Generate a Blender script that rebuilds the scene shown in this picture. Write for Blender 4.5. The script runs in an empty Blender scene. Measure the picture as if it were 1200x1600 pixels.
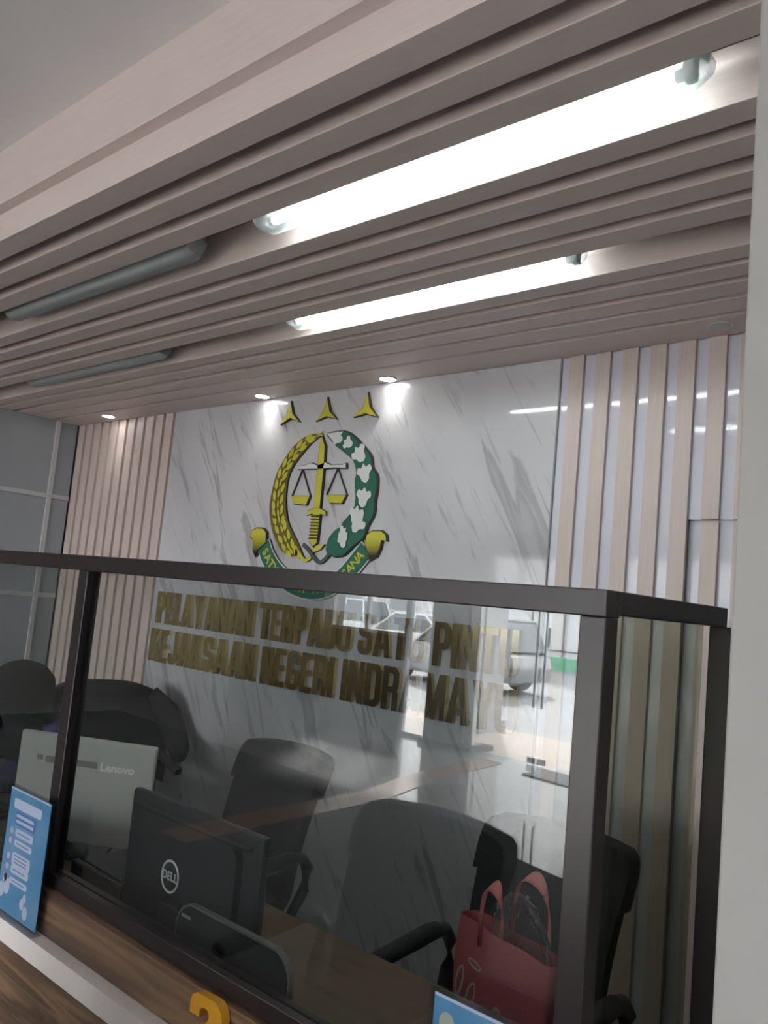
import bpy, bmesh, math, random
from mathutils import Vector, Matrix
random.seed(7)
S = bpy.context.scene
COL = S.collection
E = 1.62          # eye height above the floor
U = 1.05
PI = math.pi

# ------------------------------------------------------------------ materials
MATS = {}
def mat(name, col, rough=.5, metal=0., spec=.5, coat=0., emit=None, estr=0.):
    if name in MATS: return MATS[name]
    m = bpy.data.materials.new(name); m.use_nodes = True
    b = m.node_tree.nodes['Principled BSDF']
    b.inputs['Base Color'].default_value = (*col, 1)
    b.inputs['Roughness'].default_value = rough
    b.inputs['Metallic'].default_value = metal
    b.inputs['Specular IOR Level'].default_value = spec
    b.inputs['Coat Weight'].default_value = coat
    b.inputs['Coat Roughness'].default_value = .05
    if emit:
        b.inputs['Emission Color'].default_value = (*emit, 1)
        b.inputs['Emission Strength'].default_value = estr
    MATS[name] = m
    return m
def NT(m):
    return m.node_tree.nodes, m.node_tree.links, m.node_tree.nodes['Principled BSDF']
def node(ns, typ, **kw):
    n = ns.new(typ)
    for k, v in kw.items():
        if k in n.inputs: n.inputs[k].default_value = v
        else: setattr(n, k, v)
    return n
def coords(m, scale, rot=(0, 0, 0)):
    ns, ls, b = NT(m)
    tc = ns.new('ShaderNodeTexCoord'); mp = ns.new('ShaderNodeMapping'); m0 = ns.new('ShaderNodeMapping')
    m0.inputs['Rotation'].default_value = rot; mp.inputs['Scale'].default_value = scale
    ls.new(tc.outputs['Object'], m0.inputs['Vector']); ls.new(m0.outputs['Vector'], mp.inputs['Vector'])
    return mp.outputs['Vector']
def ramp(m, fac, stops):
    ns, ls, b = NT(m)
    r = ns.new('ShaderNodeValToRGB')
    e = r.color_ramp.elements
    e[0].position, e[0].color = stops[0][0], (*stops[0][1], 1)
    e[1].position, e[1].color = stops[-1][0], (*stops[-1][1], 1)
    for p, c in stops[1:-1]:
        q = e.new(p); q.color = (*c, 1)
    ls.new(fac, r.inputs['Fac'])
    return r.outputs['Color']
def noise_mat(name, scale, stops, rough=.5, nscale=5., detail=4., rot=(0, 0, 0), coat=0., dist=0., spec=.5):
    if name in MATS: return MATS[name]
    m = mat(name, (.5, .5, .5), rough, coat=coat, spec=spec)
    ns, ls, b = NT(m)
    v = coords(m, scale, rot)
    n = node(ns, 'ShaderNodeTexNoise', Scale=nscale, Detail=detail, Distortion=dist)
    ls.new(v, n.inputs['Vector'])
    ls.new(ramp(m, n.outputs['Fac'], stops), b.inputs['Base Color'])
    return m
def glass_mat(name, tint, f0, rough=0.):
    m = bpy.data.materials.new(name); m.use_nodes = True
    ns, ls = m.node_tree.nodes, m.node_tree.links
    ns.clear()
    out = ns.new('ShaderNodeOutputMaterial'); mix = ns.new('ShaderNodeMixShader')
    tr = ns.new('ShaderNodeBsdfTransparent'); gl = ns.new('ShaderNodeBsdfGlossy')
    tr.inputs['Color'].default_value = (*tint, 1)
    gl.inputs['Roughness'].default_value = rough
    ge = ns.new('ShaderNodeNewGeometry'); dp = ns.new('ShaderNodeVectorMath'); dp.operation = 'DOT_PRODUCT'
    ls.new(ge.outputs['Normal'], dp.inputs[0]); ls.new(ge.outputs['Incoming'], dp.inputs[1])
    def math_(op, a, b):
        n = ns.new('ShaderNodeMath'); n.operation = op
        for i, q in enumerate((a, b)):
            if q is None: continue
            if isinstance(q, (int, float)): n.inputs[i].default_value = q
            else: ls.new(q, n.inputs[i])
        return n.outputs[0]
    c = math_('ABSOLUTE', dp.outputs['Value'], None)
    c = math_('SUBTRACT', 1., c)
    c = math_('POWER', c, 5.)
    c = math_('MULTIPLY_ADD', c, 1 - f0)
    c.node.inputs[2].default_value = f0
    ls.new(c, mix.inputs[0]); ls.new(tr.outputs[0], mix.inputs[1]); ls.new(gl.outputs[0], mix.inputs[2])
    ls.new(mix.outputs[0], out.inputs['Surface'])
    MATS[name] = m
    return m

BEIGE = (.755, .65, .62)
M_slat = noise_mat('slat_laminate', (1.5, 40, 40), [(.3, (.70, .60, .57)), (.7, BEIGE)], .45)
M_batten = noise_mat('batten_laminate', (40, 40, 1.5), [(.3, (.56, .475, .44)), (.7, (.62, .525, .49))], .45)
M_panel = mat('glossy_white_panel', (.64, .645, .72), .06)
M_ceil = noise_mat('ceiling_paint', (1, 1, 1), [(.3, (.86, .845, .85)), (.7, (.89, .875, .88))], .8, 3)
M_plaster = noise_mat('plaster', (1, 1, 1), [(.3, (.38, .38, .365)), (.7, (.42, .42, .405))], .75, 4)
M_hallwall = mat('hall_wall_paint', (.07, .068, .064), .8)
M_alu = mat('white_aluminium', (.62, .64, .66), .4)
M_bluepanel = mat('grey_composite_panel', (.38, .42, .46), .3)
M_frame = mat('dark_brown_aluminium', (.020, .015, .016), .28, spec=.34)
M_black = mat('black_plastic', (.02, .021, .023), .45)
M_fabric = noise_mat('black_mesh_fabric', (60, 60, 60), [(.35, (.014, .014, .015)), (.7, (.03, .03, .032))], .8, 6)
M_fabric2 = noise_mat('charcoal_cloth', (30, 30, 30), [(.35, (.013, .013, .014)), (.7, (.024, .024, .025))], .9, 6)
M_chrome = mat('steel', (.6, .6, .62), .25, 1.)
M_gold = mat('gold_mirror_steel', (.95, .76, .35), .14, 1.)
M_shell = mat('off_white_shell', (.60, .60, .58), .3)
M_print = mat('white_print', (.95, .95, .95), .3)
M_addcarpet = noise_mat('added_carpet_pile', (60, 60, 60), [(.3, (.04, .04, .042)), (.7, (.065, .065, .067))], .95)
M_white = mat('white_plastic', (.78, .78, .76), .35)
M_greylabel = mat('grey_label', (.26, .26, .26), .5)
M_silver = mat('silver_print', (.80, .80, .82), .3, .3)
M_yel = mat('emblem_yellow', (.55, .52, .055), .35)
M_grn = mat('emblem_green', (.02, .13, .085), .35)
M_blk = mat('emblem_black', (.03, .025, .025), .4)
M_wht = mat('emblem_white', (.72, .73, .72), .35)
M_slate = mat('emblem_slate', (.06, .09, .085), .4)
M_wood = noise_mat('walnut_laminate', (.26, 3.5, 4.8), [(.30, (.032, .019, .013)), (.42, (.095, .055, .033)), (.50, (.185, .115, .066)), (.56, (.062, .036, .023)), (.66, (.125, .076, .045))], .4, 2.0, 7, dist=1.8)
M_desk = noise_mat('brown_desk_laminate', (.8, 8, 8), [(.3, (.075, .046, .026)), (.5, (.135, .085, .048)), (.7, (.095, .06, .034))], .3, 2.2, 6, dist=1.2)
M_ledge = mat('white_edge_band', (.66, .62, .60), .5)
M_floor = noise_mat('polished_tile', (1, 1, 1), [(.3, (.41, .41, .41)), (.7, (.46, .46, .46))], .05, 2, coat=1.)
M_strip = mat('tactile_tile', (.30, .215, .175), .25)
M_mat = noise_mat('door_mat_pile', (80, 80, 80), [(.3, (.05, .05, .05)), (.7, (.1, .1, .1))], .95)
M_tube = mat('lit_tube', (1, 1, 1), .5, emit=(.93, 1, .97), estr=42.)
M_tubeoff = mat('unlit_tube', (.62, .66, .66), .3)
M_led = mat('downlight_glow', (1, 1, 1), .5, emit=(1, .98, .94), estr=26.)
M_fix = mat('fixture_grey', (.42, .45, .46), .5)
M_skin = mat('skin', (.42, .22, .15), .5)
M_hijab = noise_mat('black_cotton', (20, 20, 20), [(.3, (.008, .008, .009)), (.7, (.017, .017, .018))], .85)
M_blouse = noise_mat('indigo_cloth', (20, 20, 20), [(.3, (.035, .034, .115)), (.7, (.06, .058, .17))], .8)
M_skirt = mat('dark_skirt_cloth', (.015, .015, .02), .9)
M_bag = noise_mat('red_nonwoven', (60, 60, 60), [(.3, (.55, .125, .13)), (.7, (.66, .19, .19))], .7)
M_bagpink = mat('pink_strap', (.62, .21, .2), .7)
M_bagprint = mat('bag_white_print', (.75, .6, .6), .6)
M_mustard = mat('yellow_acrylic', (.45, .215, .014), .3)
M_asphalt = noise_mat('street_paving', (1, 1, 1), [(.3, (.10, .10, .10)), (.7, (.15, .147, .145))], .5, 6)
M_apron = noise_mat('cream_tile', (1, 1, 1), [(.3, (.72, .60, .50)), (.7, (.8, .68, .57))], .5, 3)
M_rubber = mat('rubber', (.015, .015, .016), .7)
M_carsilver = mat('silver_car_paint', (.52, .54, .57), .2, .3, coat=1.)
M_carwhite = mat('white_car_paint', (.8, .8, .8), .2, coat=1.)
M_cardark = mat('dark_grey_car_paint', (.09, .095, .1), .2, .3, coat=1.)
M_carglass = mat('car_glass', (.05, .06, .07), .05)
M_bldg = noise_mat('white_render', (1, 1, 1), [(.3, (.48, .48, .47)), (.7, (.58, .58, .57))], .8, 2)
M_fgreen = mat('green_paint', (.03, .25, .13), .5)
M_fwhite = mat('white_sheet', (.86, .87, .88), .5)
G_front = glass_mat('partition_glass', (.83, .848, .845), .097)
G_tint = glass_mat('smoked_return_glass', (.75, .76, .69), .05)
G_clear = glass_mat('clear_glass', (.95, .96, .96), .04)
G_acry = glass_mat('clear_acrylic', (.93, .94, .95), .05, .02)
G_film = glass_mat('crinkled_clear_film', (.88, .89, .89), .11, .04)

def cover_mat():
    m = bpy.data.materials.new('dusty_clear_cover'); m.use_nodes = True
    ns, ls = m.node_tree.nodes, m.node_tree.links
    b = ns['Principled BSDF']; b.inputs['Base Color'].default_value = (.62, .66, .67, 1); b.inputs['Roughness'].default_value = .3
    tr = ns.new('ShaderNodeBsdfTransparent'); tr.inputs['Color'].default_value = (.93, .96, .96, 1)
    mx = ns.new('ShaderNodeMixShader'); mx.inputs[0].default_value = .55
    out = ns['Material Output']
    ls.new(tr.outputs[0], mx.inputs[1]); ls.new(b.outputs[0], mx.inputs[2]); ls.new(mx.outputs[0], out.inputs['Surface'])
    return m
M_cover = cover_mat()

def marble():
    VR = .52
    m = mat('white_marble_sheet', (.7, .7, .7), .05, spec=.5)
    ns, ls, b = NT(m)
    v = coords(m, (9, 1, 1.5), (0, VR, 0))
    n1 = node(ns, 'ShaderNodeTexNoise', Scale=1.0, Detail=5., Distortion=.8)
    ls.new(v, n1.inputs['Vector'])
    a = ramp(m, n1.outputs['Fac'], [(.0, (0, 0, 0)), (.585, (0, 0, 0)), (.64, (1, 1, 1)), (.70, (.55, .55, .55))])
    v2 = coords(m, (2.2, 1, .9), (0, VR, 0))
    n2 = node(ns, 'ShaderNodeTexNoise', Scale=1.1, Detail=3.)
    ls.new(v2, n2.inputs['Vector'])
    c = ramp(m, n2.outputs['Fac'], [(.35, (.53, .53, .56)), (.6, (.62, .615, .64))])
    v3 = coords(m, (26, 1, 2.4), (0, VR * 1.15, 0))
    n3 = node(ns, 'ShaderNodeTexNoise', Scale=1., Detail=3., Distortion=1.)
    ls.new(v3, n3.inputs['Vector'])
    d = ramp(m, n3.outputs['Fac'], [(.60, (0, 0, 0)), (.70, (.6, .6, .6))])
    ad = node(ns, 'ShaderNodeMath', operation='MAXIMUM')
    ls.new(a, ad.inputs[0]); ls.new(d, ad.inputs[1])
    f = node(ns, 'ShaderNodeMath', operation='MULTIPLY'); f.inputs[1].default_value = .68
    ls.new(ad.outputs[0], f.inputs[0])
    mx = ns.new('ShaderNodeMix'); mx.data_type = 'RGBA'
    ls.new(f.outputs[0], mx.inputs['Factor']); ls.new(c, mx.inputs['A'])
    mx.inputs['B'].default_value = (.28, .28, .295, 1)
    ls.new(mx.outputs['Result'], b.inputs['Base Color'])
    return m
M_marble = marble()

# ------------------------------------------------------------------ mesh builder
class MB:
    def __init__(s): s.bm = bmesh.new()
    def face(s, vs, mi=0):
        try:
            f = s.bm.faces.new(vs); f.material_index = mi; return f
        except ValueError: return None
    def box(s, a, b, mi=0, M=None, bev=0.):
        x0, y0, z0 = [min(p, q) for p, q in zip(a, b)]; x1, y1, z1 = [max(p, q) for p, q in zip(a, b)]
        co = [(x0, y0, z0), (x1, y0, z0), (x1, y1, z0), (x0, y1, z0), (x0, y0, z1), (x1, y0, z1), (x1, y1, z1), (x0, y1, z1)]
        v = [s.bm.verts.new(M @ Vector(c) if M else c) for c in co]
        fs = [s.face([v[i] for i in q], mi) for q in ((0, 3, 2, 1), (4, 5, 6, 7), (0, 1, 5, 4), (1, 2, 6, 5), (2, 3, 7, 6), (3, 0, 4, 7))]
        if bev:
            es = list({e for f in fs for e in f.edges})
            r = bmesh.ops.bevel(s.bm, geom=es, offset=bev, segments=2, affect='EDGES', profile=.5)
            for f in r['faces']: f.material_index = mi
        return s
    def prism(s, pts, d0, d1, axis='y', mi=0, side=None, M=None):
        """polygon pts (a, b) extruded from d0 to d1 along axis"""
        def P(a, b, d):
            c = {'y': (a, d, b), 'x': (d, a, b), 'z': (a, b, d)}[axis]
            return M @ Vector(c) if M else Vector(c)
        v0 = [s.bm.verts.new(P(a, b, d0)) for a, b in pts]; v1 = [s.bm.verts.new(P(a, b, d1)) for a, b in pts]
        n = len(pts)
        fs = [s.face(v0, mi), s.face(v1[::-1], mi)]
        for i in range(n):
            fs.append(s.face([v0[i], v1[i], v1[(i + 1) % n], v0[(i + 1) % n]], mi if side is None else side))
        bmesh.ops.recalc_face_normals(s.bm, faces=[f for f in fs if f])
        return s
    def tube(s, path, r, n=10, mi=0, cap=True, flat=1.):
        path = [Vector(p) for p in path]
        rs = r if isinstance(r, (list, tuple)) else [r] * len(path)
        rings = []
        up = Vector((0, 0, 1))
        for i, p in enumerate(path):
            t = (path[min(i + 1, len(path) - 1)] - path[max(i - 1, 0)]).normalized()
            a = t.cross(up)
            if a.length < 1e-3: a = t.cross(Vector((1, 0, 0)))
            a.normalize(); b = a.cross(t)
            rings.append([s.bm.verts.new(p + (a * math.cos(2 * PI * k / n) * flat + b * math.sin(2 * PI * k / n)) * rs[i]) for k in range(n)])
        for i in range(len(rings) - 1):
            for k in range(n):
                s.face([rings[i][k], rings[i][(k + 1) % n], rings[i + 1][(k + 1) % n], rings[i + 1][k]], mi)
        if cap:
            s.face(rings[0][::-1], mi); s.face(rings[-1], mi)
        return s
    def lathe(s, prof, c=(0, 0, 0), n=24, mi=0, M=None):
        rings = []
        for r, z in prof:
            q = []
            for k in range(n):
                v = Vector((c[0] + r * math.cos(2 * PI * k / n), c[1] + r * math.sin(2 * PI * k / n), c[2] + z))
                q.append(s.bm.verts.new(M @ v if M else v))
            rings.append(q)
        for i in range(len(rings) - 1):
            for k in range(n):
                s.face([rings[i][k], rings[i][(k + 1) % n], rings[i + 1][(k + 1) % n], rings[i + 1][k]], mi)
        s.face(rings[0][::-1], mi); s.face(rings[-1], mi)
        return s
    def grid(s, fn, nu, nv, mi=0, closeu=False, thick=None):
        """fn(u, v) -> Vector, u, v in 0..1 ; thick(u, v) -> offset vector gives a closed solid"""
        us = [i / (nu - (0 if closeu else 1)) for i in range(nu)]; vs = [j / (nv - 1) for j in range(nv)]
        A = [[s.bm.verts.new(fn(u, v)) for u in us] for v in vs]
        def skin(G, flip):
            for j in range(nv - 1):
                for i in range(nu if closeu else nu - 1):
                    q = [G[j][i], G[j][(i + 1) % nu], G[j + 1][(i + 1) % nu], G[j + 1][i]]
                    s.face(q[::-1] if flip else q, mi)
        skin(A, False)
        if thick:
            B = [[s.bm.verts.new(Vector(fn(u, v)) + Vector(thick(u, v))) for u in us] for v in vs]
            skin(B, True)
            for j in range(nv - 1):
                for i in (0, nu - 1):
                    q = [A[j][i], A[j + 1][i], B[j + 1][i], B[j][i]]
                    s.face(q if i == 0 else q[::-1], mi)
            for i in range(nu - 1):
                for j in (0, nv - 1):
                    q = [A[j][i], B[j][i], B[j][i + 1], A[j][i + 1]]
                    s.face(q if j == 0 else q[::-1], mi)
        return s
    def build(s, name, m, parent=None, smooth=False, loc=None, fix=True):
        me = bpy.data.meshes.new(name)
        if fix: bmesh.ops.recalc_face_normals(s.bm, faces=s.bm.faces)
        s.bm.to_mesh(me); s.bm.free()
        for q in (m if isinstance(m, (list, tuple)) else [m]): me.materials.append(q)
        if smooth:
            me.shade_smooth()
            if smooth != 'full': me.set_sharp_from_angle(angle=math.radians(40))
        o = bpy.data.objects.new(name, me); COL.objects.link(o)
        if parent: o.parent = parent
        if loc: o.location = loc
        return o

def tag(o, label=None, cat=None, group=None, kind=None):
    if label: o['label'] = label
    if cat: o['category'] = cat
    if group: o['group'] = group
    if kind: o['kind'] = kind
    return o
def empty(name, loc=(0, 0, 0), rz=0.):
    o = bpy.data.objects.new(name, None); o.empty_display_size = .1
    COL.objects.link(o); o.location = loc; o.rotation_euler = (0, 0, rz)
    return o
def copy_tree(o, parent=None):
    c = o.copy(); COL.objects.link(c)
    if parent: c.parent = parent
    for ch in list(o.children): copy_tree(ch, c)
    return c
def struct(o, label, cat): return tag(o, label, cat, kind='structure')

def curve_mesh(outlines, depth, name, bevel=0.):
    """flat 2D outlines (holes allowed) -> extruded mesh data in the XZ plane, front face toward -Y"""
    cu = bpy.data.curves.new(name, 'CURVE'); cu.dimensions = '2D'; cu.fill_mode = 'BOTH'
    cu.extrude = depth / 2
    for pts in outlines:
        sp = cu.splines.new('POLY'); sp.points.add(len(pts) - 1)
        for i, (x, y) in enumerate(pts): sp.points[i].co = (x, y, 0, 1)
        sp.use_cyclic_u = True
    return _to_mesh(cu, name)
def _to_mesh(cu, name):
    ob = bpy.data.objects.new(name, cu); COL.objects.link(ob)
    bpy.context.view_layer.update()
    dg = bpy.context.evaluated_depsgraph_get()
    me = bpy.data.meshes.new_from_object(ob.evaluated_get(dg))
    bpy.data.objects.remove(ob); bpy.data.curves.remove(cu)
    me.transform(Matrix.Rotation(PI / 2, 4, 'X'))
    me.name = name
    return me
def text_mesh(txt, size, depth, bold=0., sx=1.):
    cu = bpy.data.curves.new('lettering', 'FONT'); cu.body = txt; cu.size = size; cu.extrude = depth / 2; cu.offset = bold
    cu.align_x = 'CENTER'; cu.align_y = 'CENTER'; cu.resolution_u = 3
    me = _to_mesh(cu, 'lettering')
    if sx != 1: me.transform(Matrix.Diagonal((sx, 1, 1, 1)))
    return me
def mesh_obj(name, me, m, parent=None):
    me.materials.clear(); me.materials.append(m)
    o = bpy.data.objects.new(name, me); COL.objects.link(o)
    if parent: o.parent = parent
    return o
def fillet(pts, n=5):
    out = []
    N = len(pts)
    for i, p in enumerate(pts):
        if len(p) == 2 or p[2] == 0:
            out.append((p[0], p[1])); continue
        a = Vector(pts[i - 1][:2]); b = Vector(p[:2]); c = Vector(pts[(i + 1) % N][:2]); r = p[2]
        d1 = (a - b).normalized(); d2 = (c - b).normalized()
        r = min(r, (a - b).length * .5, (c - b).length * .5)
        s0 = b + d1 * r; s1 = b + d2 * r
        for k in range(n + 1):
            t = k / n
            q = s0 * (1 - t) ** 2 + b * 2 * t * (1 - t) * .62 + (s0 + s1) * .5 * 2 * t * (1 - t) * .38 + s1 * t ** 2
            out.append((q.x, q.y))
    return out

SKY, SUN, EXPO = 16., 27., 0.5
EMB={'star1':[(-3.34,2.634),(-3.317,2.566),(-3.256,2.517),(-3.328,2.544),(-3.404,2.514),(-3.357,2.567)],'star2':[(-3.061,2.63),(-3.034,2.554),(-2.979,2.512),(-3.052,2.532),(-3.128,2.512),(-3.077,2.56)],'star3':[(-2.777,2.628),(-2.754,2.553),(-2.702,2.502),(-2.779,2.524),(-2.857,2.511),(-2.797,2.555)],'rice_out':[(-3.071,2.443),(-3.178,2.44),(-3.271,2.395),(-3.34,2.329),(-3.392,2.253),(-3.414,2.175),(-3.425,2.097),(-3.422,2.043),(-3.399,1.973),(-3.359,1.904),(-3.302,1.841),(-3.247,1.812)],'rice_in':[(-3.07,2.437),(-3.14,2.403),(-3.208,2.346),(-3.266,2.287),(-3.3,2.219),(-3.304,2.134),(-3.292,2.058),(-3.263,1.982),(-3.214,1.922),(-3.161,1.86),(-3.134,1.824),(-3.127,1.813)],'cot_out':[(-3.034,2.439),(-2.916,2.443),(-2.842,2.411),(-2.777,2.36),(-2.718,2.308),(-2.701,2.251),(-2.665,2.207),(-2.659,2.138),(-2.665,2.089),(-2.663,2.027),(-2.697,1.965),(-2.714,1.913),(-2.775,1.873),(-2.832,1.826),(-2.889,1.815)],'cot_in':[(-3.033,2.434),(-2.969,2.382),(-2.892,2.338),(-2.826,2.291),(-2.799,2.233),(-2.802,2.183),(-2.788,2.112),(-2.794,2.048),(-2.853,1.985),(-2.87,1.959),(-2.907,1.94),(-2.942,1.905),(-2.955,1.869),(-2.951,1.844),(-2.936,1.826)],'blade':[(-3.071,2.428),(-3.08,2.377),(-3.08,2.287),(-3.077,2.052),(-3.033,2.049),(-3.036,2.285),(-3.042,2.375)],'guard':[(-3.12,2.018),(-3.118,2.041),(-3.077,2.053),(-3.03,2.054),(-2.987,2.038),(-2.979,2.018),(-3.016,2.026),(-3.049,2.018),(-3.084,2.027)],'handle':[(-3.081,2.02),(-3.028,2.018),(-3.029,1.881),(-3.057,1.86),(-3.081,1.88)],'beam':[(-3.232,2.275),(-3.176,2.28),(-3.129,2.291),(-3.084,2.276),(-3.028,2.29),(-2.984,2.274),(-2.903,2.273),(-2.88,2.279),(-2.876,2.256),(-2.952,2.261),(-3.076,2.259),(-3.228,2.263)],'stringL':[(-3.195,2.261),(-3.256,2.12),(-3.114,2.118)],'stringR':[(-2.936,2.258),(-2.999,2.122),(-2.854,2.12)],'panL':[(-3.256,2.12),(-3.117,2.118),(-3.138,2.073),(-3.231,2.079)],'panR':[(-2.996,2.122),(-2.857,2.12),(-2.881,2.079),(-2.963,2.082)],'curlL':[(-3.552,1.901),(-3.547,1.931),(-3.501,1.947),(-3.453,1.945),(-3.426,1.926),(-3.417,1.872),(-3.476,1.832),(-3.494,1.797),(-3.514,1.823),(-3.521,1.886)],'curlR':[(-2.697,1.882),(-2.69,1.924),(-2.657,1.943),(-2.602,1.944),(-2.571,1.926),(-2.563,1.9),(-2.595,1.903),(-2.601,1.864),(-2.619,1.826),(-2.658,1.805),(-2.674,1.848)],'ribbon':[(-3.44,1.864),(-3.395,1.796),(-3.318,1.727),(-3.226,1.679),(-3.124,1.65),(-3.028,1.644),(-2.928,1.663),(-2.835,1.71),(-2.766,1.773),(-2.688,1.858)],'ystem':[(-3.188,1.859),(-3.144,1.816),(-3.102,1.788),(-3.062,1.808)],'yleaf':[(-3.055,1.828),(-3.039,1.863),(-2.973,1.874),(-3.0,1.846)],'gstem':[(-3.133,1.868),(-3.089,1.843),(-3.001,1.782),(-2.931,1.828)],'flowers':[(-2.947,2.407),(-2.873,2.38),(-2.786,2.318),(-2.74,2.22),(-2.734,2.101),(-2.77,2.013),(-2.755,1.975),(-2.85,1.928),(-2.84,1.889)]}

# ------------------------------------------------------------------ the setting
WY = 2.90                       # back wall cladding face
LX = -5.63                      # left staff wall
ZC = E + U                      # underside of the ceiling slats  (2.67)
ZU = E + 1.28 * U               # plain ceiling above the hall    (2.964)
FY = -6.0                       # entrance facade

struct(MB().box((-10, FY - .15, -.12), (3.2, 3.1, 0)).build('floor', M_floor), 'pale polished tile floor of the hall', 'floor')
o = MB().box((-10, FY, ZU), (3.2, 1.06, ZU + .1)).build('ceiling', M_ceil)
struct(o, 'plain grey painted ceiling over the visitors hall', 'ceiling')

# stepped drop ceiling with slats
dc = empty('slatted_ceiling', (0, 0, ZC))
struct(dc, 'pinkish beige slatted drop ceiling over the service desk', 'ceiling')
XR = 1.0
f = MB()
f.prism([(.975 * U, .30), (.975 * U, .093 * U), (1.009 * U, .093 * U), (1.009 * U, 0), (1.083 * U, 0), (1.083 * U, .13), (1.06 * U, .13), (1.06 * U, .30)], -9.9, XR, axis='x')
f.build('fascia', M_slat, dc)
MB().box((-9.9, 1.06 * U, .135), (XR, 3.0, .16)).build('backing_board', mat('gap_shade_board', (.22, .17, .15), .7), dc)  # board colour darkened to paint deeper shade into the slat gaps
slats = [(1.137, 1.212), (1.259, 1.333), (1.499, 1.569), (1.619, 1.696), (1.755, 1.83), (1.875, 1.954),
         (2.108, 2.185), (2.217, 2.300), (2.334, 2.426), (2.450, 2.560), (2.588, 2.765)]
for a, b in slats:
    x1 = XR if b * U < 1.12 else (-.40 if a * U < 1.75 else XR)
    s = MB(); s.box((LX - 3, a * U, 0), (x1, b * U, .13), bev=.002)
    s.build('slat', M_slat, dc)

# back wall and its cladding
struct(MB().box((-10, WY + .035, 0), (3.2, WY + .2, 3.1)).build('wall_back', M_panel), 'white wall behind the service desk', 'wall')
ML, MR = -4.219 * U, -1.638 * U
o = MB().box((ML, WY, 0), (MR, WY + .034, ZC - .001)).build('marble_cladding', M_marble)
struct(o, 'white marble sheet with grey diagonal veins behind the emblem', 'wall panel')
lb = empty('batten_cladding', (LX, WY, 0))
struct(lb, 'closely spaced pinkish beige battens left of the marble sheet', 'wall panel')
n = 11; pit = (ML - LX) / n
MB().box((0, .018, 0), (ML - LX - .001, .034, ZC - .001)).build('backing_panel', M_batten, lb)
for i in range(n):
    a = i * pit + .004
    MB().box((a, 0, 0), (a + pit - .030, .0185, ZC - .001), bev=.0015).build('batten', M_batten, lb)
rb = empty('batten_cladding', (MR, WY, 0))
struct(rb, 'widely spaced beige battens on glossy white panel right of the marble', 'wall panel')
XD = -1.116 * U - MR            # flush door edge
ZD = E + .371 * U
MB().box((.006, .008, 0), (XD, .034, ZC - .001), mi=0).box((XD, .008, ZD), (2.6, .034, ZC - .001)).build('gloss_panel', M_panel, rb)
MB().box((XD + .004, .030, 0), (2.6, .0345, ZD - .004)).build('recessed_panel', M_panel, rb)
MB().box((0, -.002, 0), (.006, .034, ZC - .001)).build('edge_trim', mat('grey_trim', (.25, .25, .26), .4), rb)
starts = [-1.593, -1.484, -1.376, -1.270, -1.166]
for s in starts:
    a = s * U - MR
    MB().box((a, -.008, 0), (a + .062, .009, ZC - .001), bev=.0012).build('batten', M_batten, rb)
for k in range(6):
    a = (-1.060 + .105 * k) * U - MR
    MB().box((a, -.008, ZD), (a + .062, .009, ZC - .001), bev=.0012).build('batten', M_batten, rb)
    MB().box((a - .004, .012, 0), (a + .056, .031, ZD - .004), bev=.0012).build('batten', M_batten, rb)

# left staff wall : composite panels in white aluminium
lw = empty('wall_left', (LX, 0, 0))
struct(lw, 'grey composite panel wall with white aluminium mullions', 'wall')
p = MB()
for y0, y1 in ((1.12, 2.735), (2.765, 2.895)):
    for z0, z1 in ((0, 1.43), (1.46, 2.12), (2.15, ZC - .001)):
        p.box((-.06, y0, z0), (-.015, y1, z1))
p.build('panel', M_bluepanel, lw)
f = MB()
f.box((-.07, 2.735, 0), (0, 2.765, ZC - .001)); f.box((-.07, 1.09, 0), (0, 1.12, ZC - .001))
for z in (1.43, 2.12): f.box((-.07, 1.12, z), (-.002, 2.735, z + .03)); f.box((-.07, 2.765, z), (-.002, 2.895, z + .03))
f.build('mullion', M_alu, lw)

# column and outer hall walls
struct(MB().box((-.395, 1.15, 0), (.35, 1.72, ZU), bev=.004).build('pillar', M_plaster), 'pale grey plastered pillar at the right end of the desk', 'pillar')
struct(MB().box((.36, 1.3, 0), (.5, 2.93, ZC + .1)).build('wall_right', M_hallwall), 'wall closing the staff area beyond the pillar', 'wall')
struct(MB().box((-10.15, FY, 0), (-10, 3.1, 3.1)).build('wall_west', mat('west_wall_paint', (.13, .125, .12), .8)), 'far side wall of the visitors hall', 'wall')
struct(MB().box((3.2, FY, 0), (3.35, 3.1, 3.1)).build('wall_east', M_bldg), 'near side wall of the visitors hall', 'wall')
struct(MB().box((-10, 1.02, 0), (LX - .071, 1.16, ZC - .001)).build('wall_annex', M_hallwall), 'hall wall beyond the left end of the desk', 'wall')

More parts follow.
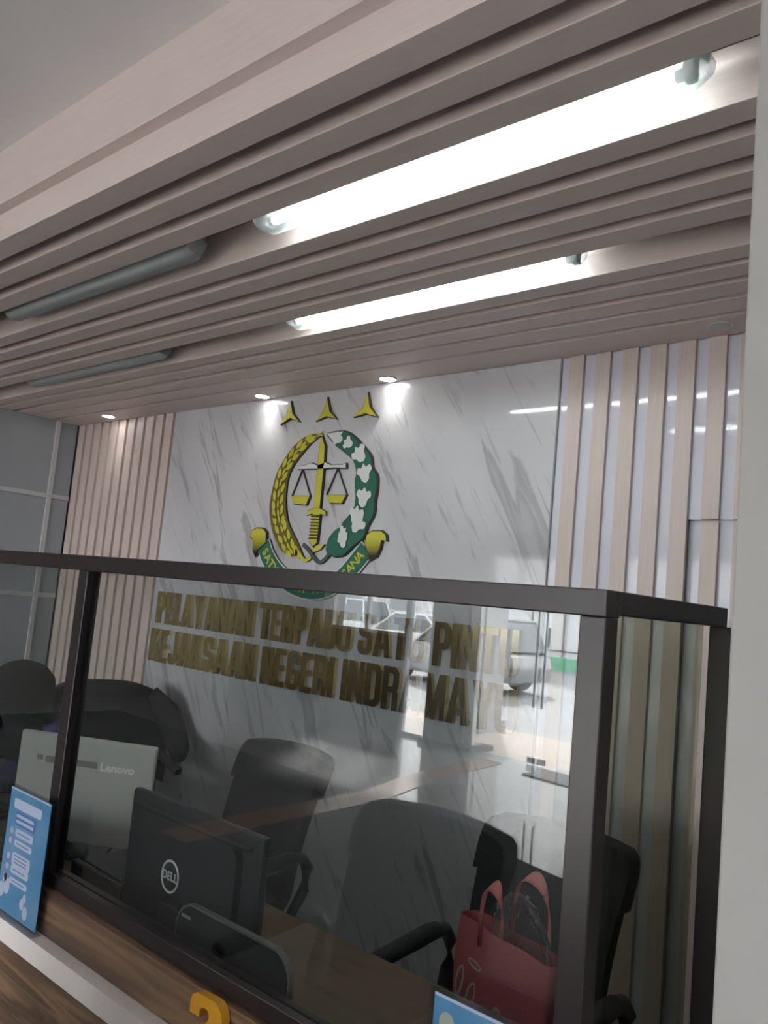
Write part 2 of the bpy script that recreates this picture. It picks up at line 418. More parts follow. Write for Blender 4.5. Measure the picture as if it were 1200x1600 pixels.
# entrance facade (seen mirrored in the partition glass)
TOP = 2.58
w = MB()
y0, y1 = FY - .14, FY
w.box((-10, y0, TOP), (3.2, y1, 3.1))
for a, b in ((-10, -8.15), (-6.26, -5.80), (-3.86, -3.60), (-2.40, -1.65), (.4, 3.2)):
    w.box((a, y0 - .15, 0), (b, y1 + .12, TOP))
w.box((-8.15, y0, 0), (-6.77, y1, 1.2))
w.box((-6.30, y0 - .2, 0), (-5.55, y1 + .16, .06))
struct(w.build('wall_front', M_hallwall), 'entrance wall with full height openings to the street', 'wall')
def window(name, x0, x1, z0, z1, label, bars=()):
    r = empty(name, (0, FY - .07, 0)); struct(r, label, 'window')
    t = .045
    f = MB().box((x0, -.03, z0), (x0 + t, .03, z1)).box((x1 - t, -.03, z0), (x1, .03, z1)).box((x0 + t, -.03, z0), (x1 - t, .03, z0 + t)).box((x0 + t, -.03, z1 - t), (x1 - t, .03, z1))
    for b in bars: f.box((b, -.03, z0 + t), (b + t, .03, z1 - t))
    f.build('window_frame', M_alu, r)
    MB().box((x0 + t, -.004, z0 + t), (x1 - t, .004, z1 - t)).build('window_pane', G_clear, r)
window('window_1', -8.15, -6.77, 1.2, TOP, 'window over a sill in the entrance wall', (-7.5,))
window('window_2', -6.77, -6.26, 0.0, TOP, 'narrow full height window beside the front pillar')
window('added_window_3', -3.60, -2.40, 0.0, TOP, 'unseen full height window added for daylight beside the glass doors')  # unseen opening, added and sized for the daylight it lets in
window('added_window_4', -1.65, .4, 0.0, TOP, 'unseen full height window added for daylight at the right of the entrance wall', (-.65,))  # added out of view to bring daylight onto the right side
d = empty('door_1', (0, FY - .07, 0)); struct(d, 'frameless double glass entrance doors with long pull bars', 'door')
MB().box((-5.80, -.04, 0), (-5.66, .04, TOP)).box((-3.90, -.04, 0), (-3.86, .04, TOP)).build('door_frame', M_alu, d)
for a, b, hx in ((-5.655, -4.815, -4.86), (-4.80, -3.905, -4.755)):
    lf = MB().box((a, -.006, .012), (b, .006, TOP - .02)).build('door_leaf', G_clear, d)
    h = MB().tube([(hx, .06, .62), (hx, .06, 1.78)], .016, 10)
    for z in (.72, 1.68): h.tube([(hx, .0, z), (hx, .062, z)], .01, 8)
    h.build('pull_bar', M_chrome, lf, smooth=True)
    q = a if hx > -4.8 else b - .11
    MB().box((q, -.012, .0125), (q + .11, .012, .075)).box((q, -.012, TOP - .07), (q + .11, .012, TOP - .0205)).build('patch_fitting', M_chrome, lf)
MB().box((-4.795, -.02, 1.28), (-4.73, .02, 1.50)).build('lock_box', M_chrome, d)

# tactile strip across the hall floor and the mat at the door
s = MB()
pts = [(-4.55, -1.2), (-4.64, -2.12), (-4.70, -3.25), (-4.98, -4.32), (-5.19, -5.75)]
for (xa, ya), (xb, yb) in zip(pts, pts[1:]):
    s.prism([(xa - .15, ya), (xb - .15, yb), (xb + .15, yb), (xa + .15, ya)], .0032, .006, axis='z')
tag(s.build('tactile_strip', M_strip), 'reddish tactile paving strip leading from the glass doors across the hall floor', 'floor strip')
cp = MB().prism([(-9.2, -3.6), (-4.3, -3.25), (-2.7, -2.8), (2.6, -2.75), (2.6, .92), (-9.2, .92)], .0005, .003, axis='z').build('added_carpet', M_addcarpet)  # added dark covering that keeps the mirrored hall floor dim
tag(cp, 'dark grey sheet added to dim the hall floor mirrored in the glass', 'added_carpet')
m = MB().prism([(-4.60, -5.45), (-4.62, -5.92), (-3.62, -5.80), (-3.62, -5.33)], .001, .014, axis='z').build('door_mat', M_mat)
tag(m, 'dark grey rectangular mat lying inside the glass entrance doors', 'mat')

# ------------------------------------------------------------------ outside
o = MB().box((-60, -60, -.2), (40, -8.25, -.10)).build('street', M_asphalt); struct(o, 'grey paved street outside', 'ground')
o = MB().box((-24, -8.25, -.2), (12, FY - .15, -.03)).build('entrance_apron', M_apron); struct(o, 'cream tiled apron in front of the entrance', 'ground')
for x0, x1, lab in ((-7.35, -6.55, 'grey portico column outside the glass doors'), (1.4, 2.1, 'grey portico column outside the far windows')):
    p = MB().box((x0, -8.0, -.03), (x1, -7.45, 4.2), bev=.01).box((x0 - .05, -8.05, -.03), (x1 + .05, -7.40, .12))
    struct(p.build('portico_column', mat('portico_grey', (.30, .30, .30), .7)), lab, 'column')
struct(MB().box((-24, -6.9, 3.5), (12, FY - .15, 3.75)).build('added_canopy_slab', M_bldg), 'unseen flat canopy added over the entrance apron, cut short for the sun', 'canopy')  # unseen slab, added and trimmed so sun reaches the hall floor
fe = empty('street_fence', (0, -22.5, -.10)); tag(fe, 'white sheet fence with dark rails on a green base across the street', 'fence')
MB().box((-16.5, -.1, 0), (-6, .1, .42)).build('fence_base', M_fgreen, fe)
MB().box((-16.5, -.03, .42), (-6, .03, 2.3)).build('fence_sheet', M_fwhite, fe)
for k in range(9):
    x = -16.2 + k * 1.22
    MB().box((x, .031, .42), (x + .05, .08, 2.35)).build('fence_post', M_black, fe)
MB().box((-16.5, .081, .62), (-6, .10, .66)).box((-16.5, .081, 1.9), (-6, .10, 1.94)).build('fence_rail', M_black, fe)
bl = empty('street_building', (-28, -27, -.10)); tag(bl, 'white building with tall piers across the street', 'building')
MB().box((-16, -6, 0), (18, 0, 9)).build('wall', M_bldg, bl)
for k in range(10):
    x = -15 + k * 3.3
    MB().box((x, .0005, 0), (x + .6, .35, 8.2)).build('pier', M_white, bl)
    wf = MB().box((x + 1.1, .0005, 1.3), (x + 2.8, .05, 3.0)).build('window', M_alu, bl)
    MB().box((x + 1.2, .051, 1.4), (x + 2.7, .06, 2.9)).build('pane', M_carglass, wf)

def car(paint, label, loc, rz, L=4.2, H=1.5, suv=False):
    r = empty('car', loc, rz); tag(r, label, 'car', 'cars parked along the street')
    h = L / 2
    low = [(-h, .35), (-h + .04, .62), (-h + .25, .74), (-h + 1.15, .90), (h - .25 if suv else h - .75, .95), (h - .06, .80), (h, .5), (h - .05, .28), (h - .35, .24), (-h + .3, .22)]
    b = MB(); b.prism(low, -.84, .84, axis='y')
    es = [e for e in b.bm.edges if abs(e.verts[0].co.y - e.verts[1].co.y) < 1e-5]
    bmesh.ops.bevel(b.bm, geom=es, offset=.07, segments=3, affect='EDGES')
    b.build('body', paint, r, smooth=True)
    x0, x1 = -h + 1.10, (h - .15 if suv else h - .55)
    a0, a1 = -h + 1.85, (h - .42 if suv else h - 1.35)
    def hull(z0, z1, sx, m, name):
        q = MB(); v = q.bm.verts.new
        bot = [v((x0 * sx, -.76, z0)), v((x1 * sx, -.76, z0)), v((x1 * sx, .76, z0)), v((x0 * sx, .76, z0))]
        t = (z1 - .88) / (H - .88)
        xa, xb = x0 + (a0 - x0) * t, x1 + (a1 - x1) * t; w = .76 - .16 * t
        top = [v((xa, -w, z1)), v((xb, -w, z1)), v((xb, w, z1)), v((xa, w, z1))]
        q.face(bot[::-1]); q.face(top)
        for i in range(4): q.face([bot[i], bot[(i + 1) % 4], top[(i + 1) % 4], top[i]])
        bmesh.ops.bevel(q.bm, geom=list(q.bm.edges), offset=.04, segments=2, affect='EDGES')
        return q.build(name, m, r, smooth=True)
    hull(.88, H - .05, 1, M_carglass, 'glasshouse')
    MB().box((a0 - .03, -.62, H - .06), (a1 + .03, .62, H), bev=.03).build('roof', paint, r, smooth=True)
    for sy in (-1, 1):
        for xa, xb, ta, tb in ((x0 + .02, a0, .89, H - .03), (x1 - .02, a1, .89, H - .03), ((x0 + x1) / 2 + .2, (a0 + a1) / 2 + .2, .89, H - .03)):
            MB().tube([(xa, sy * .765, ta), (xb, sy * .615, tb)], .035, 6).build('window_pillar', paint, r)
    for sx in (-h + .78, h - .82):
        for sy in (-.78, .78):
            M = Matrix.Translation((sx, sy, .32)) @ Matrix.Rotation(PI / 2, 4, 'X')
            w = MB().lathe([(.2, -.1), (.3, -.1), (.32, -.07), (.32, .07), (.3, .1), (.2, .1)], n=24, M=M).build('wheel', M_rubber, r, smooth=True)
            MB().lathe([(.19, -.11), (.2, -.105), (.2, .105), (.19, .11)], n=20, M=M).build('rim', M_chrome, w, smooth=True)
    for sy in (-.6, .6):
        MB().box((-h + .0, sy - .16, .6), (-h + .2, sy + .16, .72), bev=.02).build('headlight', M_silver, r)
    MB().box((-h - .015, -.7, .32), (-h + .06, .7, .46), bev=.015).build('bumper', paint, r)
    return r
car(M_carwhite, 'white sedan parked in front of the white street building', (-15.7, -17.2, -.10), 0, 4.3, 1.46)
car(M_carsilver, 'silver hatchback parked behind the white sedan', (-21.9, -20.3, -.10), 0, 4.2, 1.72, True)
car(M_cardark, 'dark grey hatchback nearest to the glass doors', (-11.35, -13.6, -.10), 0, 3.8, 1.6, True)

# ------------------------------------------------------------------ lamps
def fixture(x0, x1, y, lit, label, group):
    r = empty('ceiling_light', ((x0 + x1) / 2, y, E + 1.075)); tag(r, label, 'lamp', group)
    h = (x1 - x0) / 2
    b = MB().box((-h + .01, -.042, .034), (h - .01, .042, .1105), bev=.006)
    b.build('housing', M_fix, r)
    def sec(u, v):
        a = PI + u * PI
        k = 1. if .02 < v < .98 else .72
        return Vector(((v - .5) * 2 * h, .060 * math.cos(a) * k, .034 + .070 * math.sin(a) * k))
    c = MB(); V = [[c.bm.verts.new(sec(i / 14, v)) for i in range(15)] for v in (0, .03, .97, 1)]
    for j in range(3):
        for i in range(14): c.face([V[j][i], V[j][i + 1], V[j + 1][i + 1], V[j + 1][i]])
    c.face(V[0]); c.face(V[3][::-1])
    c.build('clear_cover', M_cover, r, smooth=True)
    t = MB().tube([(-.60, 0, 0), (.60, 0, 0)], .0135, 14).build('tube', M_tube if lit else M_tubeoff, r, smooth=True)
    for sx in (-1, 1):
        MB().tube([(sx * .60, 0, 0), (sx * .615, 0, 0)], .0135, 12).build('tube_cap', M_chrome, t, smooth=True)
        MB().box((sx * .616, -.016, -.018), (sx * .640, .016, .033), bev=.004).build('lamp_holder', M_white, r)
        for sy in (-.066, .056): MB().box((sx * .45 - .012, sy, .015), (sx * .45 + .012, sy + .010, .05)).build('cover_clip', M_fix, r)
    return r
fixture(-1.919, -.598, 1.468, True, 'larger looking lit tube light in the front ceiling slot nearer the fascia', 'lit tube lights')
fixture(-2.504, -1.217, 2.118, True, 'lit tube light in the rear ceiling slot nearer the marble wall', 'lit tube lights')
fixture(-3.579, -2.247, 1.468, False, 'dark unlit tube light in the front ceiling slot', 'unlit tube lights')
fixture(-4.76, -3.395, 2.118, False, 'dark unlit tube light in the rear ceiling slot near the left battens', 'unlit tube lights')

def downlight(x, y, lit, label):
    r = empty('downlight', (x, y, ZC)); tag(r, label, 'lamp', 'downlights along the marble wall')
    MB().lathe([(.043, -.0005), (.045, -.004), (.040, -.006), (.036, -.002)], n=28).build('rim', M_white, r, smooth=True)
    MB().lathe([(.033, -.0025), (.034, -.0065), (.0, -.0075)][:2], n=24).build('lens', M_led if lit else M_tubeoff, r, smooth=True)
    if lit:
        l = bpy.data.lights.new('downlight_beam', 'SPOT'); l.energy = 1.5; l.spot_size = 1.5; l.spot_blend = .6; l.shadow_soft_size = .03
        l.color = (1, .96, .9)
        q = bpy.data.objects.new('downlight_beam', l); COL.objects.link(q); q.parent = r; q.location = (0, 0, -.02)
downlight(-4.80 * U, 2.655 * U, True, 'small lit round downlight over the left battens')
downlight(-3.35 * U, 2.695 * U, True, 'small lit round downlight over the left star of the emblem')
downlight(-2.49 * U, 2.708 * U, True, 'small lit round downlight right of the right star')
downlight(-.989 * U, 2.659 * U, False, 'dull unlit round downlight over the right battens by the pillar')

# ------------------------------------------------------------------ glass partition and desk
PY = U
zt, zb = E + .042 * U, E + .006 * U
rt, rbm = E - .668 * U, E - .698 * U
gp = empty('glass_partition', (0, PY, 0)); tag(gp, 'brown framed glass screen standing along the front of the service desk', 'glass partition')
XL, XC = -3.40, -.497 * U
MB().box((XL, -.005, zb), (XC, .035, zt), bev=.002).build('top_beam', M_frame, gp)
MB().box((XL, -.005, rbm), (XC, .035, rt), bev=.002).build('bottom_rail', M_frame, gp)
for a, b in ((XL, XL + .042), (-1.842 * U, -1.800 * U), (XC - .040, XC)):
    MB().box((a, -.0045, rt), (b, .032, zb), bev=.002).build('post', M_frame, gp)
MB().box((XL + .042, .012, rt), (-1.842 * U, .018, zb)).build('glass_pane', G_front, gp)
MB().box((-1.800 * U, .012, rt), (XC - .040, .018, zb)).build('glass_pane', G_front, gp)
YE = 1.505 - PY
MB().box((XC - .036, .035, zb + .004), (XC, YE, zt), bev=.002).build('return_beam', M_frame, gp)
MB().box((XC - .036, .035, .32), (XC, YE - .0705, .36), bev=.002).build('return_rail', M_frame, gp)
MB().box((XC - .021, .032, .36), (XC - .015, YE - .0705, zb + .004)).build('return_pane', G_tint, gp)
j = MB().box((XC - .006, YE - .07, 0), (-.396, YE, zb + .004), bev=.002).build('jamb', M_frame, gp)
for z in (1.285, 1.225): MB().box((-.412, YE - .086, z - .014), (-.403, YE - .068, z + .014), bev=.004).build('hinge_knuckle', M_black, j)
MB().box((XC - .040, -.0045, 0), (XC, .035, rbm)).build('corner_post', M_frame, gp)

dk = empty('service_desk', (0, 1.03, 0)); tag(dk, 'wood grained service counter with a white edged ledge below the glass', 'counter')
ZT = E - .87
MB().box((-5.55, .0, .0), (XC - .042, .0195, rbm - .001)).build('counter_front', M_wood, dk)
lg = MB().box((-5.55, -.034, E - .875), (XC - .01, -.0005, E - .828)).build('ledge', M_ledge, dk)
MB().box((-5.55, -.027, .08), (XC - .01, -.0005, E - .8755)).build('lower_front', M_wood, dk)
MB().box((-5.55, .021, ZT - .03), (XC - .045, .635, ZT), bev=.002).build('desktop', M_desk, dk)
for x in (-5.50, -3.9, -2.3, -.66): MB().box((x, .04, 0), (x + .025, .60, ZT - .031)).build('side_panel', M_desk, dk)
MB().box((-5.5, .085, .35), (-.64, .10, ZT - .031)).build('modesty_panel', M_desk, dk)

# yellow numeral on the counter front
pts = fillet([(-1.268, .852), (-1.270, .889, .035), (-1.178, .893, .04), (-1.176, .845, .02), (-1.222, .822, .01), (-1.176, .822), (-1.176, .806), (-1.27, .806), (-1.262, .83, .01), (-1.212, .853, .015), (-1.213, .872, .015), (-1.241, .871, .012), (-1.240, .852)])
me = curve_mesh([pts], .018, 'yellow_numeral')
o = mesh_obj('yellow_numeral', me, M_mustard); o.location = (0, 1.0195, 0)
tag(o, 'yellow acrylic numeral fixed on the wooden counter front', 'numeral')

# ------------------------------------------------------------------ flyers in acrylic stands
def flyer_set(x, w, h, y, hl, fl, full):
    z0 = E - .828
    r = empty('acrylic_stand', (x, y, z0)); tag(r, hl, 'sign holder', 'acrylic stands on the ledge')
    MB().box((0, -.0045, .004), (w, -.0025, h + .008)).build('front_sheet', G_acry, r)
    MB().box((0, .0022, .004), (w, .0042, h + .008)).build('back_sheet', G_acry, r)
    MB().box((-.004, -.016, .0003), (w + .004, .0115, .0035)).build('foot', G_acry, r)
    q = empty('flyer', (x, y, z0)); tag(q, fl, 'flyer', 'blue flyers on the ledge')
    sky = noise_mat('flyer_blue', (3, 1, 3), [(.3, (.07, .25, .45)), (.5, (.12, .32, .54)), (.72, (.27, .43, .62))], .4, 2)
    pale = mat('flyer_pale', (.62, .68, .85), .5); navy = mat('flyer_navy', (.10, .19, .45), .5); pink = mat('flyer_pink', (.70, .50, .62), .5); ink = mat('flyer_ink', (.25, .27, .5), .5)
    MB().box((.006, -.0006, .006), (w - .006, .0006, h)).build('paper', sky, q)
    def pr(name, boxes, m, lay=1):
        b = MB()
        for bx in boxes:
            x0, z0_, x1, z1 = bx
            b.prism(fillet([(x0, z0_, .006), (x1, z0_, .006), (x1, z1, .006), (x0, z1, .006)], 3), -.0007 - .00025 * lay, -.00062 - .00025 * (lay - 1), axis='y')
        b.build(name, m, q)
    k = w / .215
    pr('border', [(.006, h - .004, w - .006, h)], pale)
    pr('title_bar', [(.03 * k, h - .045, .17 * k, h - .022)] if full else [(.06, h - .034, .17, h - .022), (.06, h - .05, .13, h - .040)], pale)
    pr('subtitle', [(.045 * k, h - .082, .15 * k, h - .05)], navy)
    pr('subtitle_line', [(.05 * k, h - .063, .14 * k, h - .056), (.05 * k, h - .076, .14 * k, h - .069)], pale, 2)
    ys = [(h - .098, .018), (h - .122, .015), (h - .158, .030), (h - .182, .018), (h - .207, .014)]
    pr('caption_box', [(.055 * k, a - b / 2, .145 * k, a + b / 2) for a, b in ys], pale)
    pr('caption_line', [(.065 * k, a - .0015, .13 * k, a + .0015) for a, b in ys] + [(.065 * k, h - .151, .13 * k, h - .148), (.065 * k, h - .167, .13 * k, h - .164)], ink, 2)
    b = MB()
    for a, bb in ys: b.prism([(.035 * k + .008 * math.cos(t * PI / 8), a + .008 * math.sin(t * PI / 8)) for t in range(16)], -.0009, -.0006, axis='y')
    b.build('step_badge', pink, q)
    b = MB()
    for cx, cz, rr in ((.02, .05, .018), (.045, .065, .02), (.03, .08, .012), (.13, .045, .013), (.15, .03, .015), (.14, .06, .01)):
        b.prism([(cx * k + rr * math.cos(t * PI / 7) * .8, cz + rr * math.sin(t * PI / 7)) for t in range(14)], -.0009, -.0006, axis='y')
    b.build('illustration', pale, q)
    if not full:
        b = MB().prism([(.03 + .013 * math.cos(t * PI / 10), h - .035 + .015 * math.sin(t * PI / 10)) for t in range(20)], -.0009, -.0006, axis='y')
        b.build('round_seal', mat('seal_beige', (.5, .52, .42), .5), q)
flyer_set(-2.065, .215, .290, 1.0125, 'clear acrylic stand at the left end of the ledge', 'blue flyer with five pale caption boxes in the left stand', True)
flyer_set(-.735, .215, .290, 1.0125, 'clear acrylic stand by the right post, cropped by the lower edge', 'blue flyer with a round seal in the stand below the red bag', False)

# ------------------------------------------------------------------ computers
dl = empty('monitor', (-1.583, 1.22, ZT + .001)); tag(dl, 'black desktop monitor with a round silver logo on its back', 'monitor')
MB().box((-.248, -.012, .045), (.248, .012, .358), bev=.008).build('screen_frame', M_black, dl)
MB().prism(fillet([(-.19, .08, .03), (.19, .08, .03), (.19, .325, .03), (-.19, .325, .03)]), -.030, -.0115, axis='y').build('rear_housing', M_black, dl)
MB().box((-.20, -.034, .326), (.22, -.012, .332)).build('vent_slot', M_rubber, dl)
MB().box((-.22, .0122, .065), (.22, .0135, .34)).build('screen', M_carglass, dl)
st = MB().box((-.035, -.05, .004), (.035, -.031, .16), bev=.004).lathe([(.10, 0), (.11, .004), (.10, .010), (.04, .012)], c=(0, -.02, 0)).build('stand', M_black, dl)
ring = MB(); n = 40; zc = .207
def ringf(u, v):
    a = u * 2 * PI; b = v * 2 * PI
    return Vector((-.034 + (.0315 + .0028 * math.cos(b)) * math.cos(a), -.0305 - .0012 * math.sin(b), zc + (.0335 + .0028 * math.cos(b)) * math.sin(a)))
ring.grid(ringf, 40, 9, closeu=True)
ring.build('logo_ring', M_silver, dl, smooth=True)
me = text_mesh('DELL', .026, .0012, .0006); o = mesh_obj('logo_lettering', me, M_silver, dl); o.location = (-.034, -.0311, zc)

ai = empty('all_in_one_computer', (-2.49, 1.425, ZT), 0); tag(ai, 'white all in one computer seen from behind beside the left post', 'computer')
a = Vector((-2.644, 1.279)); b = Vector((-2.327, 1.566)); dv = (b - a); wA = dv.length
ai.location = ((a.x + b.x) / 2 + .022, (a.y + b.y) / 2 + .02, ZT + .001); ai.rotation_euler = (0, 0, math.atan2(dv.y, dv.x))
T = Matrix.Rotation(math.radians(6), 4, 'X') @ Matrix.Rotation(math.radians(2.6), 4, 'Y')
MB().box((-wA / 2, -.012, .03), (wA / 2, .012, .36), M=T, bev=.006).build('rear_shell', M_shell, ai)
MB().box((-wA / 2 + .01, .0122, .05), (wA / 2 - .01, .0135, .345), M=T).build('screen', M_carglass, ai)
MB().box((-.155, -.0135, .278), (-.137, -.0119, .293), M=T).build('sticker', M_greylabel, ai)
MB().box((-.128, -.0135, .272), (.035, -.0119, .292), M=T).build('label_strip', M_greylabel, ai)
me = text_mesh('Lenovo', .036, .0012, .0012); me.transform(T @ Matrix.Translation((.098, -.0128, .279))); mesh_obj('logo_lettering', me, M_print, ai)
MB().prism([(-.11, .085), (-.085, .085), (.01, .012), (-.02, .004)], -.075, -.0125, axis='y', M=None).build('kickstand', M_black, ai)
MB().box((-.06, -.08, .0), (.10, .05, .012), bev=.003).build('base', M_black, ai)

bk = empty('printer', (-2.12, 1.42, ZT + .001)); tag(bk, 'low dark brown box shaped device between the white computer and black monitor', 'device')
MB().box((-.17, -.09, 0), (.10, .10, .045), bev=.008).build('body', mat('dark_brown_plastic', (.045, .028, .025), .4), bk)
MB().box((-.15, -.075, .0455), (.08, .085, .052), bev=.003).build('lid', M_black, bk)

lm = empty('laptop', (-3.05, 1.31, ZT + .001), .15); tag(lm, 'black laptop in front of the seated person at the left edge', 'laptop')
MB().box((-.17, -.06, 0), (.17, .17, .018), bev=.004).build('base', M_black, lm)
MB().box((-.155, .0, .0182), (.155, .10, .021)).build('keyboard', M_rubber, lm)
TL = Matrix.Translation((0, -.062, .016)) @ Matrix.Rotation(math.radians(38), 4, 'X')
ld = MB().box((-.17, -.006, 0), (.17, .002, .215), M=TL, bev=.003).build('lid', M_black, lm)
MB().box((-.16, .0022, .012), (.16, .003, .205), M=TL).build('screen', M_carglass, ld)

tb = empty('tablet', (-1.30, 1.12, ZT + .001)); tag(tb, 'dark tablet with a grey rim standing behind the bottom rail', 'tablet')
w, h = .176, .218
out = fillet([(-w, .002, .03), (w, .002, .03), (w, h, .045), (-w, h, .045)], 8)
inn = fillet([(-w + .005, .007, .026), (w - .005, .007, .026), (w - .005, h - .005, .041), (-w + .005, h - .005, .041)], 8)
MB().prism(out, -.006, .006, axis='y').build('rim', mat('tablet_grey', (.16, .16, .155), .4), tb)
MB().prism(inn, -.0075, -.0058, axis='y').build('back_plate', mat('deep_black', (.008, .008, .008), .5), tb)
MB().box((-w + .02, -.0085, h - .03), (-w + .05, -.0074, h - .024)).build('badge', M_greylabel, tb)
MB().prism([(.0065, .02), (.0065, .17), (.07, .001), (.06, .001)], -.03, .03, axis='x').build('prop_stand', M_black, tb)

# ------------------------------------------------------------------ chairs
def make_chair(label, loc, rz, group):
    r = empty('office_chair', loc, rz); tag(r, label, 'chair', group)
    Z0, Z1 = .47, 1.015
    def hw(v):
        w_ = .198 + .030 * v
        if v > .86:
            t = (v - .86) / .14; w_ -= .030 * (1 - math.sqrt(max(0, 1 - t * t)))
        if v < .12: w_ -= .03 * (1 - v / .12)
        return w_
    def back(u, v, d=0., grow=1.):
        x = (u * 2 - 1) * hw(v) * grow
        y = .20 + .13 * v + .03 * math.sin(v * PI) * -1 - .035 * (u * 2 - 1) ** 2
        return Vector((x, y + d, Z0 + (Z1 - Z0) * v + (.012 * (1 - (u * 2 - 1) ** 2) if v > .95 else 0)))
    MB().grid(lambda u, v: back(u, v), 15, 22, thick=lambda u, v: (0, .045, 0)).build('backrest', M_fabric, r, smooth=True)
    MB().grid(lambda u, v: back(u, .74 + .263 * v, -.013, 1.045), 15, 10, thick=lambda u, v: (0, .071, 0)).build('headrest_cover', M_fabric2, r, smooth=True)
    def seat(u, v):
        a = u * 2 * PI; c, s_ = math.cos(a), math.sin(a)
        k = (abs(c) ** 4 + abs(s_) ** 4) ** -.25
        prof = [(0.01, .455), (.9, .46), (1., .48), (1., .51), (.93, .535), (.5, .53), (.01, .525)]
        p_, z = prof[int(round(v * 6))]
        return Vector((.235 * k * c * p_, -.03 + .235 * k * s_ * p_, z))
    MB().grid(seat, 32, 7, closeu=True).build('seat', M_fabric, r, smooth=True)
    MB().box((-.04, .17, .41), (.04, .20, .455)).tube([(0, .16, .44), (0, .27, .46), (0, .30, .62)], .022, 8, flat=1.8).build('back_bracket', M_black, r, smooth=True)
    for sx in (-1, 1):
        x = sx * .275
        ar = MB().tube([(x, .13, .70), (x, .175, .695), (x * 1.0, .205, .66), (x * .98, .205, .58), (x * .93, .16, .49), (x * .75, .06, .448)], [.016, .018, .019, .019, .018, .016], 10, flat=1.35).build('armrest', M_black, r, smooth=True)
        ar2 = MB().tube([(x, -.18, .668), (x, -.165, .672), (x, .10, .700), (x, .135, .70), (x, .15, .698)], [.016, .022, .024, .022, .014], 12, flat=1.2).build('armrest_pad', M_rubber, ar, smooth=True)
        MB().tube([(x, -.14, .652), (x, .09, .675)], .008, 6).build('armrest_trim', M_chrome, ar, smooth=True)
    MB().lathe([(.025, .12), (.025, .30), (.035, .31), (.035, .43), (.11, .44), (.11, .455)]).build('gas_lift', M_black, r, smooth=True)
    for k in range(5):
        a = k * 2 * PI / 5 + .3
        leg = MB().tube([(0, 0, .115), (.18 * math.cos(a), .18 * math.sin(a), .105), (.30 * math.cos(a), .30 * math.sin(a), .075)], [.03, .024, .016], 8).build('leg', M_black, r, smooth=True)
        M = Matrix.Translation((.30 * math.cos(a), .30 * math.sin(a), .029)) @ Matrix.Rotation(a, 4, 'Z') @ Matrix.Rotation(PI / 2, 4, 'X')
        MB().lathe([(.022, -.022), (.028, -.018), (.028, .018), (.022, .022)], n=16, M=M).build('caster', M_rubber, leg, smooth=True)
    return r
GC = 'black office chairs behind the desk'
chair = make_chair('black high back office chair between the monitor and the marble wall', (-2.45, 1.98, 0), 0, GC)
def chair_at(label, loc, rz, group=GC, sz=1.):
    c = copy_tree(chair); c.location = loc; c.rotation_euler = (0, 0, rz); c.scale = (1, 1, sz)
    c['label'] = label; c['group'] = group; return c
chair_at('black high back office chair with the red bag on its seat', (-1.205, 1.90, 0), 0)
jc = chair_at('black office chair with a dark jacket hung over its back', (-3.82, 2.39, 0), math.radians(75))
chair_at('black office chair that the seated person in the headscarf uses', (-3.74, 1.93, -.0), .12) if 0 else None
chair_at('black visitor chair in the hall, reflected in the middle of the glass', (-1.47, .46, .0035), PI, 'visitor chairs facing the desk').scale = (1.12, 1, 1)
chair_at('black visitor chair in the hall, reflected by the right post', (-.80, .42, .0035), PI, 'visitor chairs facing the desk', .95)

# jacket over the left chair (built in that chair's own directions)
bpy.context.view_layer.update()
JM = jc.matrix_world.copy()
def jacket(u, v):
    a = u * 2 * PI; c, s_ = math.cos(a), math.sin(a)
    hwj = .262 + .07 * v + .03 * max(0, c) * v
    k = (abs(c) ** 3 + abs(s_) ** 3) ** (-1 / 3)
    x = k * c * hwj
    z = 1.055 - .04 * abs(x / hwj) ** 3 - v * (.50 if s_ > 0 else .34)
    y = .315 - .10 * v * .55 + k * s_ * (.065 + .015 * v) + .010 * math.sin(11 * c + 6 * v) * v
    return JM @ Vector((x, y, z))
jb = MB(); jb.grid(jacket, 40, 14, closeu=True)
jb.face([v for v in jb.bm.verts][:40])
jk = jb.build('jacket', M_fabric2, smooth='full')
tag(jk, 'dark jacket hung over the back of the left office chair', 'jacket')
for sx, path in ((1, [(.24, .31, .985), (.335, .28, .89), (.375, .20, .79), (.36, .08, .735), (.325, -.02, .725)]), (-1, [(-.24, .31, .985), (-.33, .30, .88), (-.36, .27, .70), (-.35, .25, .55)])):
    MB().tube([JM @ Vector(p) for p in path], [.06, .075, .07, .058, .045][:len(path)], 14).build('sleeve', M_fabric2, jk, smooth='full')

